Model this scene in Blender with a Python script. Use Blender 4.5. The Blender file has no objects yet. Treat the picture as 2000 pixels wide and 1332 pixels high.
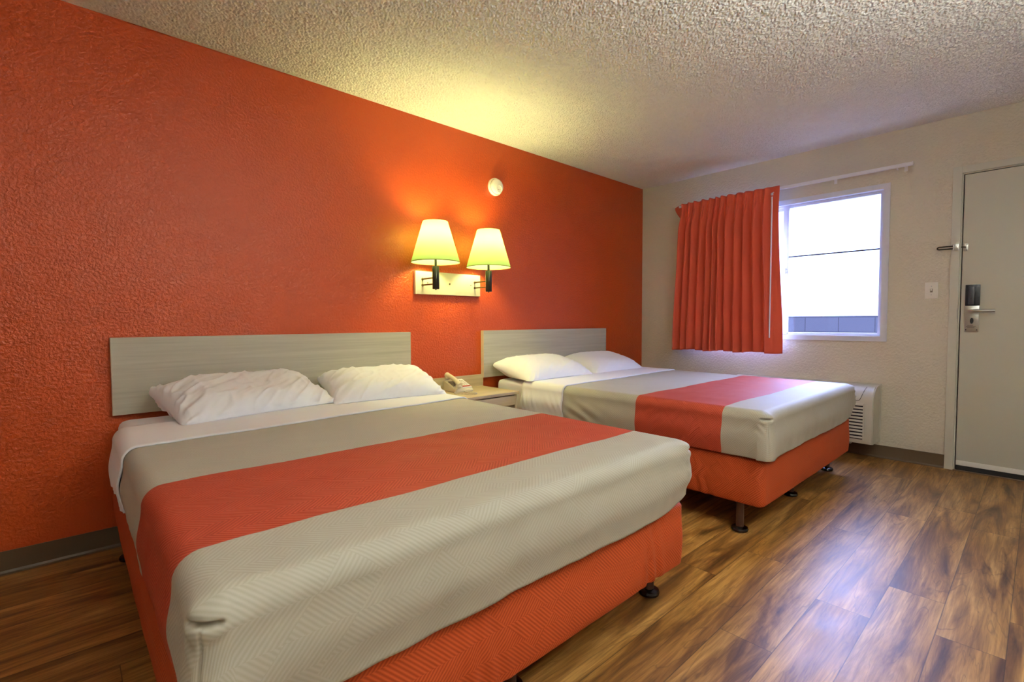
import bpy, bmesh, math, random
from mathutils import Vector, Matrix, noise
PI = math.pi
random.seed(7)
S = bpy.context.scene
C = S.collection

# ------------------------------------------------------------------ camera
cam_d = bpy.data.cameras.new('camera'); cam = bpy.data.objects.new('camera', cam_d); C.objects.link(cam)
yaw, pitch, roll = 8.29305842e-01, -4.04865832e-02, -3.41413374e-03
fw = Vector((math.cos(pitch)*math.cos(yaw), math.cos(pitch)*math.sin(yaw), math.sin(pitch)))
rt = fw.cross(Vector((0, 0, 1))).normalized(); up = rt.cross(fw)
rt2 = rt*math.cos(roll) + up*math.sin(roll); up2 = up*math.cos(roll) - rt*math.sin(roll)
cam.matrix_world = Matrix(((rt2.x, up2.x, -fw.x, -4.54823), (rt2.y, up2.y, -fw.y, -2.90454), (rt2.z, up2.z, -fw.z, 1.04743), (0, 0, 0, 1)))
cam_d.sensor_width = 36; cam_d.lens = 949.467/2000*36; cam_d.clip_start = 0.05; cam_d.clip_end = 200
S.camera = cam
# ------------------------------------------------------------------ world, light, exposure
S.view_settings.view_transform = 'Standard'; S.view_settings.look = 'None'
S.view_settings.gamma = 1; S.view_settings.use_curve_mapping = False
S.view_settings.exposure = 0.7
SKY = 33.0
FILL_UP = 490.0  # strength of the added uplights outside the view
BULB = 22.0
w = bpy.data.worlds.new('sky'); S.world = w; w.use_nodes = True
bgn = w.node_tree.nodes['Background']; bgn.inputs[0].default_value = (0.40, 0.50, 1.0, 1)
# overcast sky, bright towards the sun's side (+x), dimmer over the building
wt = w.node_tree; tc = wt.nodes.new('ShaderNodeTexCoord'); sx = wt.nodes.new('ShaderNodeSeparateXYZ'); mr = wt.nodes.new('ShaderNodeMapRange')
mr.interpolation_type = 'SMOOTHSTEP'
mr.inputs[1].default_value = -.1; mr.inputs[2].default_value = .6; mr.inputs[3].default_value = 3.0; mr.inputs[4].default_value = SKY
wt.links.new(tc.outputs['Generated'], sx.inputs[0]); wt.links.new(sx.outputs[0], mr.inputs[0]); mz = wt.nodes.new('ShaderNodeMapRange'); mz.interpolation_type = 'SMOOTHSTEP'   # overcast: dimmer towards the horizon
mz.inputs[1].default_value = .20; mz.inputs[2].default_value = .50; mz.inputs[3].default_value = .11; mz.inputs[4].default_value = 1.0
wt.links.new(sx.outputs[2], mz.inputs[0]); mm_ = wt.nodes.new('ShaderNodeMath'); mm_.operation = 'MULTIPLY'
wt.links.new(mr.outputs[0], mm_.inputs[0]); wt.links.new(mz.outputs[0], mm_.inputs[1]); wt.links.new(mm_.outputs[0], bgn.inputs[1])
pd = bpy.data.lights.new('window_portal', 'AREA'); pd.shape = 'RECTANGLE'; pd.size = 1.5; pd.size_y = 1.18
pd.cycles.is_portal = True
po = bpy.data.objects.new('window_portal', pd); C.objects.link(po)
po.location = (0.13, -1.35, 1.475); po.rotation_euler = (0, PI/2, 0); po.rotation_euler = Vector((-1, 0, 0)).to_track_quat('-Z', 'Y').to_euler()

# ------------------------------------------------------------------ materials
def lin(r, g, b):
    f = lambda c: (c/255/12.92) if c/255 <= .04045 else ((c/255+.055)/1.055)**2.4
    return (f(r), f(g), f(b), 1)
class NT:
    def __init__(s, name):
        s.m = bpy.data.materials.new(name); s.m.use_nodes = True; s.t = s.m.node_tree
        s.b = s.t.nodes['Principled BSDF']; s.out = s.t.nodes['Material Output']
    def n(s, typ, **kw):
        nd = s.t.nodes.new(typ)
        for k, v in kw.items():
            if k.startswith('i_'):
                k = k[2:]; k = int(k) if k.isdigit() else k.replace('_', ' ')
                if hasattr(v, 'is_linked') or isinstance(v, bpy.types.NodeSocket): s.t.links.new(v, nd.inputs[k])
                else: nd.inputs[k].default_value = v
            else: setattr(nd, k, v)
        return nd
    def math(s, op, a, b=0.0, c=0.0):
        nd = s.t.nodes.new('ShaderNodeMath'); nd.operation = op
        for i, v in enumerate((a, b, c)):
            if isinstance(v, bpy.types.NodeSocket): s.t.links.new(v, nd.inputs[i])
            else: nd.inputs[i].default_value = v
        return nd.outputs[0]
    def link(s, a, b): s.t.links.new(a, b)
    def ramp(s, fac, stops):
        r = s.t.nodes.new('ShaderNodeValToRGB'); s.link(fac, r.inputs[0]); e = r.color_ramp.elements
        e[0].position, e[0].color = stops[0]; e[1].position, e[1].color = stops[-1]
        for p, c in stops[1:-1]: x = e.new(p); x.color = c
        return r.outputs[0]
    def mix(s, fac, a, b, typ='MIX'):
        nd = s.t.nodes.new('ShaderNodeMix'); nd.data_type = 'RGBA'; nd.blend_type = typ
        for k, v in ((0, fac), (6, a), (7, b)):
            if isinstance(v, bpy.types.NodeSocket): s.link(v, nd.inputs[k])
            else: nd.inputs[k].default_value = v
        return nd.outputs[2]
    def bump(s, h, strength, dist):
        nd = s.n('ShaderNodeBump'); nd.inputs['Strength'].default_value = strength; nd.inputs['Distance'].default_value = dist
        s.link(h, nd.inputs['Height']); s.link(nd.outputs[0], s.b.inputs['Normal']); return nd
    def set(s, col=None, rough=None, metal=None, **kw):
        if col is not None:
            if isinstance(col, bpy.types.NodeSocket): s.link(col, s.b.inputs['Base Color'])
            else: s.b.inputs['Base Color'].default_value = col
        if rough is not None: s.b.inputs['Roughness'].default_value = rough
        if metal is not None: s.b.inputs['Metallic'].default_value = metal
        for k, v in kw.items(): s.b.inputs[k.replace('_', ' ')].default_value = v
        return s.m
def coords(t, out='Object'): return t.n('ShaderNodeTexCoord').outputs[out]
def noise_n(t, co, scale, detail=2, rough=.5, dist=0, out=0):
    return t.n('ShaderNodeTexNoise', i_Vector=co, i_Scale=scale, i_Detail=detail, i_Roughness=rough, i_Distortion=dist).outputs[out]
def plain(name, col, rough=.5, metal=0, var=.04, scale=30, **kw):
    t = NT(name); co = coords(t); f = noise_n(t, co, scale, 3)
    c = t.mix(f, tuple(min(1, x*(1-var)) for x in col[:3])+(1,), tuple(min(1, x*(1+var)) for x in col[:3])+(1,))
    return t.set(c, rough, metal, **kw)

def m_plaster(name, col, rough, s1, bstr, bdist, spec=.5, patch=.05):
    t = NT(name); co = coords(t)
    n1 = noise_n(t, co, s1, 2, .5, .15); n2 = noise_n(t, co, s1*2.3, 2, .5, .1)
    h = t.math('ADD', t.ramp(n1, [(.38, (0, 0, 0, 1)), (.62, (1, 1, 1, 1))]), t.math('MULTIPLY', n2, .35))
    t.bump(h, bstr, bdist)
    big = noise_n(t, co, 1.7, 3)
    c = t.mix(big, tuple(x*(1-patch) for x in col[:3])+(1,), tuple(min(1, x*(1+patch)) for x in col[:3])+(1,))
    return t.set(c, rough, Specular_IOR_Level=spec)
M = {}
M['orange'] = m_plaster('orange_wall_paint', lin(192, 73, 20), .36, 75, .42, .0035, .5)
M['cream'] = m_plaster('cream_wall_paint', lin(221, 213, 195), .5, 60, .5, .003, .4)
def m_ceiling():
    t = NT('popcorn_ceiling'); co = coords(t)
    v = t.n('ShaderNodeTexVoronoi', i_Vector=co, i_Scale=85.0); v.feature = 'SMOOTH_F1'; v.inputs['Smoothness'].default_value = .35
    n = noise_n(t, co, 60, 4, .65, .8); n2 = noise_n(t, co, 130, 2)
    h = t.math('ADD', t.math('MULTIPLY', t.math('SUBTRACT', 1.0, v.outputs[0]), .9), t.math('MULTIPLY', n, 1.5))
    h = t.math('ADD', h, t.math('MULTIPLY', n2, .5))
    t.bump(h, .5, .006)
    return t.set(lin(244, 240, 226), .8, Specular_IOR_Level=.3)
M['ceiling'] = m_ceiling()
def m_floor():
    t = NT('wood_plank_floor'); co = coords(t); sp = t.n('ShaderNodeSeparateXYZ', i_Vector=co)
    x, y = sp.outputs[0], sp.outputs[1]
    W, L = .1665, 1.22
    yy = t.math('DIVIDE', t.math('ADD', y, .025), W); row = t.math('FLOOR', yy); fy = t.math('SUBTRACT', yy, row)
    wn = t.n('ShaderNodeTexWhiteNoise'); wn.noise_dimensions = '1D'; t.link(row, wn.inputs['W'])
    xx = t.math('ADD', t.math('DIVIDE', x, L), wn.outputs[0]); colm = t.math('FLOOR', xx); fx = t.math('SUBTRACT', xx, colm)
    cid = t.n('ShaderNodeCombineXYZ', i_X=row, i_Y=colm)
    w2 = t.n('ShaderNodeTexWhiteNoise'); w2.noise_dimensions = '2D'; t.link(cid.outputs[0], w2.inputs[0])
    rnd = w2.outputs[0]
    off = t.math('MULTIPLY', rnd, 37.0)
    def gv(sx, sy):
        return t.n('ShaderNodeCombineXYZ', i_X=t.math('ADD', t.math('MULTIPLY', x, sx), off), i_Y=t.math('ADD', t.math('MULTIPLY', y, sy), off), i_Z=off).outputs[0]
    big = noise_n(t, gv(1.3, 9.5), 1.0, 5, .6, 1.3)
    fine = noise_n(t, gv(5, 110), 1.0, 4, .6, .3)
    knot = noise_n(t, gv(1.5, 12), 1.0, 3, .6, 1.8)
    base = t.ramp(big, [(.28, lin(64, 40, 19)), (.40, lin(118, 80, 37)), (.52, lin(162, 117, 58)), (.70, lin(202, 156, 90))])
    dark = t.ramp(knot, [(.26, (1, 1, 1, 1)), (.38, (0, 0, 0, 1))])
    base = t.mix(t.math('MULTIPLY', dark, .8), base, lin(52, 24, 12))
    vein = noise_n(t, gv(.8, 7.0), 1.0, 3, .5, 2.2)
    vl = t.math('ABSOLUTE', t.math('SUBTRACT', vein, .5)); vl = t.ramp(vl, [(.0, (1, 1, 1, 1)), (.014, (0, 0, 0, 1))])
    base = t.mix(t.math('MULTIPLY', vl, .4), base, lin(58, 32, 16))
    fc = t.ramp(fine, [(.38, (0, 0, 0, 1)), (.66, (1, 1, 1, 1))])
    base = t.mix(t.math('MULTIPLY', fc, .5), base, lin(86, 50, 24))
    tone = t.ramp(rnd, [(0, (.86, .86, .86, 1)), (1, (1.1, 1.08, 1.05, 1))])
    base = t.mix(1.0, base, tone, 'MULTIPLY')
    # joints
    e1 = t.math('LESS_THAN', t.math('MINIMUM', fy, t.math('SUBTRACT', 1.0, fy)), .009)
    e2 = t.math('LESS_THAN', t.math('MINIMUM', fx, t.math('SUBTRACT', 1.0, fx)), .0011)
    e = t.math('MAXIMUM', e1, e2)
    base = t.mix(t.math('MULTIPLY', e, .6), base, lin(30, 15, 8))
    h = t.math('SUBTRACT', t.math('MULTIPLY', fine, .25), e)
    t.bump(h, .25, .002)
    r = t.math('ADD', t.math('MULTIPLY', noise_n(t, co, 5, 3), .16), .34); t.link(r, t.b.inputs['Roughness'])
    return t.set(base, None, Specular_IOR_Level=.42)
M['floor'] = m_floor()
def m_wood(name, c1, c2, c3, rough=.45, sx=1.3, sz=45, axis='XZ'):
    t = NT(name); co = coords(t); mp = t.n('ShaderNodeMapping', i_Vector=co)
    mp.inputs['Scale'].default_value = (sx, 9 if axis == 'XZ' else sz, sz)
    n = noise_n(t, mp.outputs[0], 1, 4, .6, .4); mp2 = t.n('ShaderNodeMapping', i_Vector=co)
    mp2.inputs['Scale'].default_value = (sx*4, 30, sz*4); n2 = noise_n(t, mp2.outputs[0], 1, 3, .6)
    c = t.ramp(n, [(.3, c1), (.5, c2), (.72, c3)]); c = t.mix(t.math('MULTIPLY', n2, .35), c, c1)
    t.bump(n2, .08, .001)
    return t.set(c, rough)
M['headwood'] = m_wood('pale_grey_laminate', lin(178, 170, 154), lin(190, 182, 166), lin(202, 195, 180))
M['headedge'] = plain('laminate_edge', lin(214, 196, 170), .5)
M['standwood'] = m_wood('nightstand_laminate', lin(176, 156, 124), lin(196, 176, 142), lin(212, 194, 160))
def m_pattern(name, c1, c2, rough=.75, period=.0085, cell=.0595, bs=.5, sheen=.0):
    """woven chevron rows at 45 degrees to the bed, broken here and there into a meander"""
    t = NT(name); uv = coords(t, 'UV'); s = t.n('ShaderNodeSeparateXYZ', i_Vector=uv)
    a = t.math('MULTIPLY', t.math('ADD', s.outputs[0], s.outputs[1]), .7071)
    b = t.math('MULTIPLY', t.math('SUBTRACT', s.outputs[0], s.outputs[1]), .7071)
    col_ = t.math('FLOOR', t.math('DIVIDE', s.outputs[1], cell)); par = t.math('FLOORED_MODULO', col_, 2.0)
    ia = t.math('FLOOR', t.math('DIVIDE', a, cell*1.6)); ib = t.math('FLOOR', t.math('DIVIDE', b, cell*1.6))
    cv = t.n('ShaderNodeCombineXYZ', i_X=ia, i_Y=ib); wn = t.n('ShaderNodeTexWhiteNoise'); wn.noise_dimensions = '2D'; t.link(cv.outputs[0], wn.inputs[0])
    sel = t.math('ABSOLUTE', t.math('SUBTRACT', par, t.math('GREATER_THAN', wn.outputs[0], .74)))
    d = t.math('ADD', t.math('MULTIPLY', a, sel), t.math('MULTIPLY', b, t.math('SUBTRACT', 1.0, sel)))
    st = t.math('SINE', t.math('MULTIPLY', d, 2*PI/period))
    f = t.math('MULTIPLY_ADD', st, .5, .5)
    big = noise_n(t, uv, 6, 3)
    c = t.mix(f, c1, c2); c = t.mix(t.math('MULTIPLY', big, .25), c, tuple(x*.8 for x in c1[:3])+(1,))
    w1 = noise_n(t, uv, 900, 1)
    t.bump(t.math('ADD', f, t.math('MULTIPLY', w1, .3)), bs, .0011)
    return t.set(c, rough, Sheen_Weight=sheen, Specular_IOR_Level=.3)
M['beige'] = m_pattern('beige_jacquard_spread', lin(174, 167, 150), lin(185, 180, 166), .6, sheen=.1, bs=.2)
M['stripe'] = m_pattern('orange_jacquard_band', lin(164, 60, 40), lin(194, 82, 58), .58)
M['skirt'] = m_pattern('orange_box_spring_cover', lin(162, 60, 25), lin(204, 90, 44), .66, bs=.45)
def m_cloth(name, col, rough=.8, scale=220, bs=.1, var=.03):
    t = NT(name); co = coords(t); n = noise_n(t, co, scale, 2); b = noise_n(t, co, 4, 3)
    t.bump(n, bs, .001)
    c = t.mix(b, tuple(x*(1-var) for x in col[:3])+(1,), tuple(min(1, x*(1+var)) for x in col[:3])+(1,))
    return t.set(c, rough, Sheen_Weight=.15, Specular_IOR_Level=.25)
M['sheet'] = m_cloth('white_sheet_cotton', lin(242, 241, 247))
M['pillow'] = m_cloth('white_pillowcase_cotton', lin(245, 244, 250))
M['curtain'] = m_cloth('red_orange_curtain_cloth', lin(222, 94, 68), .7, 300, .12)
M['vinyl'] = plain('white_window_vinyl', lin(225, 228, 238), .35)
M['track'] = plain('white_track_enamel', lin(246, 244, 246), .3)
M['doorpaint'] = m_plaster('painted_steel_door', lin(210, 209, 194), .38, 9, .08, .002, .5, .05)
M['framepaint'] = plain('painted_door_frame', lin(214, 212, 198), .42)
M['base'] = plain('brown_vinyl_baseboard', lin(92, 74, 54), .4, var=.1, scale=8)
M['dark'] = plain('dark_gap_rubber', lin(22, 22, 24), .6)
M['steel'] = plain('brushed_steel', lin(200, 200, 196), .28, 1.0)
M['alu'] = plain('aluminium_sweep', lin(248, 248, 242), .3, .0)
M['blackplastic'] = plain('black_plastic', lin(34, 34, 40), .35)
M['greyplastic'] = plain('charcoal_plastic', lin(62, 64, 72), .3)
M['whiteplastic'] = plain('ivory_plastic', lin(240, 236, 226), .3)
M['phone'] = plain('cream_phone_plastic', lin(222, 210, 182), .35)
M['phonedark'] = plain('grey_phone_recess', lin(120, 108, 92), .5)
M['red'] = plain('red_phone_strip', lin(160, 36, 24), .5)
M['ac'] = plain('beige_air_conditioner_plastic', lin(206, 202, 186), .42)
M['bronze'] = plain('dark_bronze_metal', lin(62, 60, 50), .32, .75)
M['brass'] = plain('aged_brass_rod', lin(110, 92, 58), .35, .8)
M['leg'] = plain('brown_bed_leg', lin(74, 48, 38), .35, .2)
M['foot'] = plain('black_glide_foot', lin(30, 26, 24), .22)
def m_glass():
    t = NT('window_glass'); tr = t.n('ShaderNodeBsdfTransparent'); tr.inputs[0].default_value = (.96, .98, 1, 1)
    gl = t.n('ShaderNodeBsdfGlossy'); gl.inputs['Roughness'].default_value = .02
    f = t.n('ShaderNodeFresnel'); f.inputs[0].default_value = 1.45
    mx = t.n('ShaderNodeMixShader'); t.link(t.math('MULTIPLY', f.outputs[0], .5), mx.inputs[0]); t.link(tr.outputs[0], mx.inputs[1]); t.link(gl.outputs[0], mx.inputs[2])
    t.link(mx.outputs[0], t.out.inputs[0]); return t.m
M['glass'] = m_glass()
def m_shade():
    t = NT('lampshade_linen'); co = coords(t); n = noise_n(t, co, 300, 2)
    tl = t.n('ShaderNodeBsdfTranslucent'); tl.inputs[0].default_value = (.165, .235, .062, 1)
    df = t.n('ShaderNodeBsdfDiffuse'); df.inputs[0].default_value = (.46, .55, .34, 1)
    mx = t.n('ShaderNodeMixShader'); mx.inputs[0].default_value = .5
    t.link(df.outputs[0], mx.inputs[1]); t.link(tl.outputs[0], mx.inputs[2]); t.link(mx.outputs[0], t.out.inputs[0]); return t.m
M['shade'] = m_shade()
M['shadetrim'] = plain('shade_trim_band', lin(120, 112, 66), .8)
def m_emit(name, col, s):
    t = NT(name); t.b.inputs['Emission Color'].default_value = col; t.b.inputs['Emission Strength'].default_value = s
    return t.set(col, .4)
M['bulb'] = m_emit('lit_bulb', (1.0, .94, .42, 1), BULB*11)
M['fill_glow'] = m_emit('added_fill_glow', (.84, .93, 1.0, 1), FILL_UP)  # glow of the main added uplight, never in view
M['fill_glow2'] = m_emit('added_dim_fill_glow', (.90, .95, 1.0, 1), FILL_UP*.12)  # weaker glow of the second added uplight
def m_block():
    t = NT('concrete_block'); co = coords(t); sp = t.n('ShaderNodeSeparateXYZ', i_Vector=co)
    v = t.n('ShaderNodeCombineXYZ', i_X=t.math('ADD', sp.outputs[1], .088), i_Y=t.math('SUBTRACT', sp.outputs[2], .10))
    br = t.n('ShaderNodeTexBrick', i_Vector=v.outputs[0]); br.offset = .5
    br.inputs['Scale'].default_value = 1.0; br.inputs['Brick Width'].default_value = .5; br.inputs['Row Height'].default_value = .25
    br.inputs['Mortar Size'].default_value = .008; br.inputs['Color1'].default_value = lin(104, 104, 112); br.inputs['Color2'].default_value = lin(116, 115, 122); br.inputs['Mortar'].default_value = lin(60, 60, 68)
    n = noise_n(t, co, 90, 3, .7); c = t.mix(t.math('MULTIPLY', n, .6), br.outputs[0], lin(130, 126, 128)); t.bump(n, .4, .004)
    return t.set(c, .9)
M['block'] = m_block()
M['ground'] = plain('pale_concrete_ground', lin(120, 118, 114), .9, var=.15, scale=4)

# ------------------------------------------------------------------ helpers
def add_box(bm, a, b, bev=0, seg=2):
    lo = [min(p, q) for p, q in zip(a, b)]; hi = [max(p, q) for p, q in zip(a, b)]
    vs = [bm.verts.new((x, y, z)) for x in (lo[0], hi[0]) for y in (lo[1], hi[1]) for z in (lo[2], hi[2])]
    fs = [bm.faces.new([vs[i] for i in q]) for q in ((0, 1, 3, 2), (4, 6, 7, 5), (0, 4, 5, 1), (2, 3, 7, 6), (0, 2, 6, 4), (1, 5, 7, 3))]
    if bev:
        es = list({e for f in fs for e in f.edges})
        bmesh.ops.bevel(bm, geom=es, offset=bev, segments=seg, profile=.6, affect='EDGES')
def add_lathe(bm, origin, axis, prof, n=32, caps=True):
    """prof: list of (radius, distance along axis)"""
    ax = Vector(axis).normalized(); t = Vector((0, 0, 1)) if abs(ax.z) < .9 else Vector((1, 0, 0))
    u = ax.cross(t).normalized(); v = ax.cross(u); o = Vector(origin); rings = []
    for r, d in prof:
        rings.append([bm.verts.new(o+ax*d+(u*math.cos(2*PI*i/n)+v*math.sin(2*PI*i/n))*r) for i in range(n)])
    for A, B in zip(rings, rings[1:]):
        for i in range(n): bm.faces.new((A[i], A[(i+1) % n], B[(i+1) % n], B[i]))
    if caps: bm.faces.new(rings[0][::-1]); bm.faces.new(rings[-1])
def add_tube(bm, pts, r, n=10):
    pts = [Vector(p) for p in pts]; rings = []; u = None
    for i, p in enumerate(pts):
        d = (pts[min(i+1, len(pts)-1)]-pts[max(i-1, 0)]).normalized()
        if u is None: u = d.orthogonal().normalized()
        else: u = (u-d*u.dot(d)).normalized()
        v = d.cross(u); rr = r(i/(len(pts)-1)) if callable(r) else r
        rings.append([bm.verts.new(p+(u*math.cos(2*PI*k/n)+v*math.sin(2*PI*k/n))*rr) for k in range(n)])
    for A, B in zip(rings, rings[1:]):
        for i in range(n): bm.faces.new((A[i], A[(i+1) % n], B[(i+1) % n], B[i]))
    bm.faces.new(rings[0][::-1]); bm.faces.new(rings[-1])
def ob(name, bm, mat, parent=None, smooth=None):
    bmesh.ops.recalc_face_normals(bm, faces=bm.faces[:])
    me = bpy.data.meshes.new(name); bm.to_mesh(me); bm.free(); me.materials.append(mat)
    if smooth is not None:
        for p in me.polygons: p.use_smooth = True
        if smooth > 0: me.set_sharp_from_angle(angle=math.radians(smooth))
    o = bpy.data.objects.new(name, me); C.objects.link(o)
    if parent:
        o.parent = parent; l = parent
        o.matrix_parent_inverse = Matrix.Translation(-Vector(parent.get('_b', (0, 0, 0))))
    return o
def thing(name, loc, label=None, cat=None, group=None, kind=None):
    o = bpy.data.objects.new(name, None); C.objects.link(o); o.location = loc; o['_b'] = list(loc); o.empty_display_size = .1
    tag(o, label, cat, group, kind); return o
def tag(o, label=None, cat=None, group=None, kind=None):
    for k, v in (('label', label), ('category', cat), ('group', group), ('kind', kind)):
        if v: o[k] = v
    return o
def box(name, a, b, mat, parent=None, bev=0, seg=2):
    bm = bmesh.new(); add_box(bm, a, b, bev, seg); return ob(name, bm, mat, parent, 35 if bev else None)
def lathe(name, origin, axis, prof, mat, parent=None, n=32, caps=True, smooth=40):
    bm = bmesh.new(); add_lathe(bm, origin, axis, prof, n, caps); return ob(name, bm, mat, parent, smooth)
def tube(name, pts, r, mat, parent=None, n=10):
    bm = bmesh.new(); add_tube(bm, pts, r, n); return ob(name, bm, mat, parent, 50)
def prism(bm, poly, axis, a, b):
    """extrude a 2-D polygon (in the two other axes, in order) from a to b along axis"""
    def P(p, t):
        q = list(p); q.insert(axis, t); return bm.verts.new(q)
    A = [P(p, a) for p in poly]; B = [P(p, b) for p in poly]; n = len(poly)
    bm.faces.new(A[::-1]); bm.faces.new(B)
    for i in range(n): bm.faces.new((A[i], A[(i+1) % n], B[(i+1) % n], B[i]))
def fbm(x, y, z=0.0, o=3):
    return noise.fractal(Vector((x, y, z)), 1.0, 2.0, o)
def sm(a, b, x):
    t = max(0, min(1, (x-a)/(b-a))); return t*t*(3-2*t)

# ------------------------------------------------------------------ the room
H = 2.44; X0 = -6.6; Y0 = -3.85
tag(box('floor', (X0, Y0, -.1), (0.12, .1, 0), M['floor']), kind='structure')
def ceiling():
    """sprayed popcorn texture as real relief over the part of the ceiling in view, flat slab around it"""
    import numpy as np
    rs = np.random.RandomState(5); st = .0042; xa, xb, ya, yb = -4.42, 0.0, -3.02, 0.0
    nx = int((xb-xa)/st)+1; ny = int((yb-ya)/st)+1
    fx = np.fft.fftfreq(nx, st)[:, None]; fy = np.fft.fftfreq(ny, st)[None, :]; fr = np.sqrt(fx*fx+fy*fy)
    def band(f0, wd):
        g = np.fft.ifft2(np.fft.fft2(rs.randn(nx, ny))*np.exp(-((fr-f0)/wd)**2)).real; return g/g.std()
    a = band(62, 30); b = band(22, 14)
    h = np.clip(a+.35*b+.4, -.6, 2.2)
    h = (h+.6)/2.8; h = h**1.2*.0098
    X = np.linspace(xa, xb, nx); Y = np.linspace(ya, yb, ny)
    edge = np.minimum(np.minimum((X[:, None]-xa), (xb-X[:, None])+0*Y[None, :]), np.minimum((Y[None, :]-ya), (yb-Y[None, :]))+0*X[:, None])
    h = h*np.clip(edge/.035, 0, 1)
    co = np.empty((nx, ny, 3), np.float32); co[..., 0] = X[:, None]; co[..., 1] = Y[None, :]; co[..., 2] = H-h
    idx = np.arange(nx*ny, dtype=np.int32).reshape(nx, ny)
    q = np.stack([idx[:-1, :-1], idx[:-1, 1:], idx[1:, 1:], idx[1:, :-1]], -1).reshape(-1, 4)
    n0 = nx*ny
    ex = [(X0, Y0), (xa, Y0), (xb, Y0), (X0, ya), (xa, ya), (xb, ya), (X0, yb), (xa, yb)]
    extra = np.array([(x, y, H) for x, y in ex]+[(x, y, H+.1) for x, y in ((X0-.1, Y0-.1), (.12, Y0-.1), (.12, .1), (X0-.1, .1))], np.float32)
    q2 = np.array([(0, 3, 4, 1), (1, 4, 5, 2), (3, 6, 7, 4), (8, 9, 10, 11)], np.int32)+n0
    allv = np.concatenate([co.reshape(-1, 3), extra]); allq = np.concatenate([q, q2])
    me = bpy.data.meshes.new('ceiling'); me.vertices.add(len(allv)); me.vertices.foreach_set('co', allv.ravel())
    me.loops.add(len(allq)*4); me.loops.foreach_set('vertex_index', allq.ravel())
    me.polygons.add(len(allq)); me.polygons.foreach_set('loop_start', np.arange(0, len(allq)*4, 4, dtype=np.int32))
    me.update(calc_edges=True); me.materials.append(M['ceiling'])
    me.polygons.foreach_set('use_smooth', [True]*len(allq))
    o = bpy.data.objects.new('ceiling', me); C.objects.link(o); o['kind'] = 'structure'
ceiling()
tag(box('wall_left', (X0-.1, 0, 0), (0.12, .1, H), M['orange']), kind='structure')
bm = bmesh.new()
WY0, WY1, WZ0, WZ1 = -.62, -2.095, .90, 2.052
DY0, DY1, DZ = -2.495, -3.45, 2.065
ys = [0, WY0, WY1, DY0, DY1, Y0]; zs = [0, WZ0, WZ1, DZ, H]
def holed(y, z): return (WY1 < y < WY0 and WZ0 < z < WZ1) or (DY1 < y < DY0 and z < DZ)
for i in range(5):
    for j in range(4):
        if not holed((ys[i]+ys[i+1])/2, (zs[j]+zs[j+1])/2): add_box(bm, (0, ys[i], zs[j]), (.12, ys[i+1], zs[j+1]))
bmesh.ops.remove_doubles(bm, verts=bm.verts[:], dist=1e-5)
dup = {}
for f in bm.faces: dup.setdefault(tuple(round(c, 4) for c in f.calc_center_median()), []).append(f)
bmesh.ops.delete(bm, geom=[f for v in dup.values() if len(v) > 1 for f in v], context='FACES_ONLY')
tag(ob('wall_back', bm, M['cream']), kind='structure')
tag(box('wall_right', (X0-.1, Y0-.1, 0), (.12, Y0, H), M['cream']), kind='structure')
tag(box('wall_front', (X0-.1, Y0, 0), (X0, 0, H), M['cream']), kind='structure')
def baseboard(name, poly, axis, a, b):
    bm = bmesh.new(); prism(bm, poly, axis, a, b); tag(ob(name, bm, M['base'], None), kind='structure')
baseboard('baseboard_left', [(0, 0), (0, .095), (-.004, .095), (-.005, .014), (-.010, .005), (-.018, 0)], 0, X0, -.006)
baseboard('baseboard_back', [(0, 0), (0, .095), (-.004, .095), (-.005, .014), (-.010, .005), (-.018, 0)], 1, -.003, -2.458)

# ---- window
wn = thing('window_1', (0, -1.36, .89), 'white vinyl sliding window half covered by the red curtain', None, None, 'structure')
def ring(bm, x0, x1, y0, y1, z0, z1, t, bev=0):
    add_box(bm, (x0, y0, z0), (x1, y1, z0+t), bev); add_box(bm, (x0, y0, z1-t), (x1, y1, z1), bev)
    add_box(bm, (x0, y0, z0+t), (x1, y0-t, z1-t), bev); add_box(bm, (x0, y1+t, z0+t), (x1, y1, z1-t), bev)
bm = bmesh.new(); ring(bm, -.012, .09, -.60, -2.113, .885, 2.067, .040)
ring(bm, .03, .09, -.64, -2.073, .925, 2.027, .012)
ob('window_frame', bm, M['vinyl'], wn, 30)
bm = bmesh.new(); ring(bm, .028, .05, -1.385, -2.068, .93, 2.022, .018)
add_box(bm, (.02, -1.375, .93), (.05, -1.418, 2.022), .003)
ob('sash', bm, M['vinyl'], wn, 30)
bm = bmesh.new(); ring(bm, .055, .075, -.645, -1.41, .93, 2.022, .03); ob('sash', bm, M['vinyl'], wn, 30)
box('pane', (.038, -1.41, .945), (.042, -2.053, 2.006), M['glass'], wn)
box('pane', (.063, -.67, .955), (.067, -1.385, 1.996), M['glass'], wn)
box('screen_bar', (.030, -1.41, 1.584), (.036, -2.055, 1.594), M['greyplastic'], wn)
lt = lathe('latch', (.020, -1.397, 1.47), (-1, 0, 0), [(.018, 0), (.018, .006), (.013, .010)], M['vinyl'], wn, 20)
box('latch_lever', (.012, -1.392, 1.445), (.004, -1.402, 1.495), M['vinyl'], wn, .002)
# ---- outside
tag(box('ground', (.3, -14, -.15), (16, 12, -.02), M['ground']), kind='structure')
bw = box('block_wall', (5.0, -10, -.02), (5.2, 9, 1.118), M['block'])
tag(bw, 'low grey concrete block wall seen outside through the window', 'wall')

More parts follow.
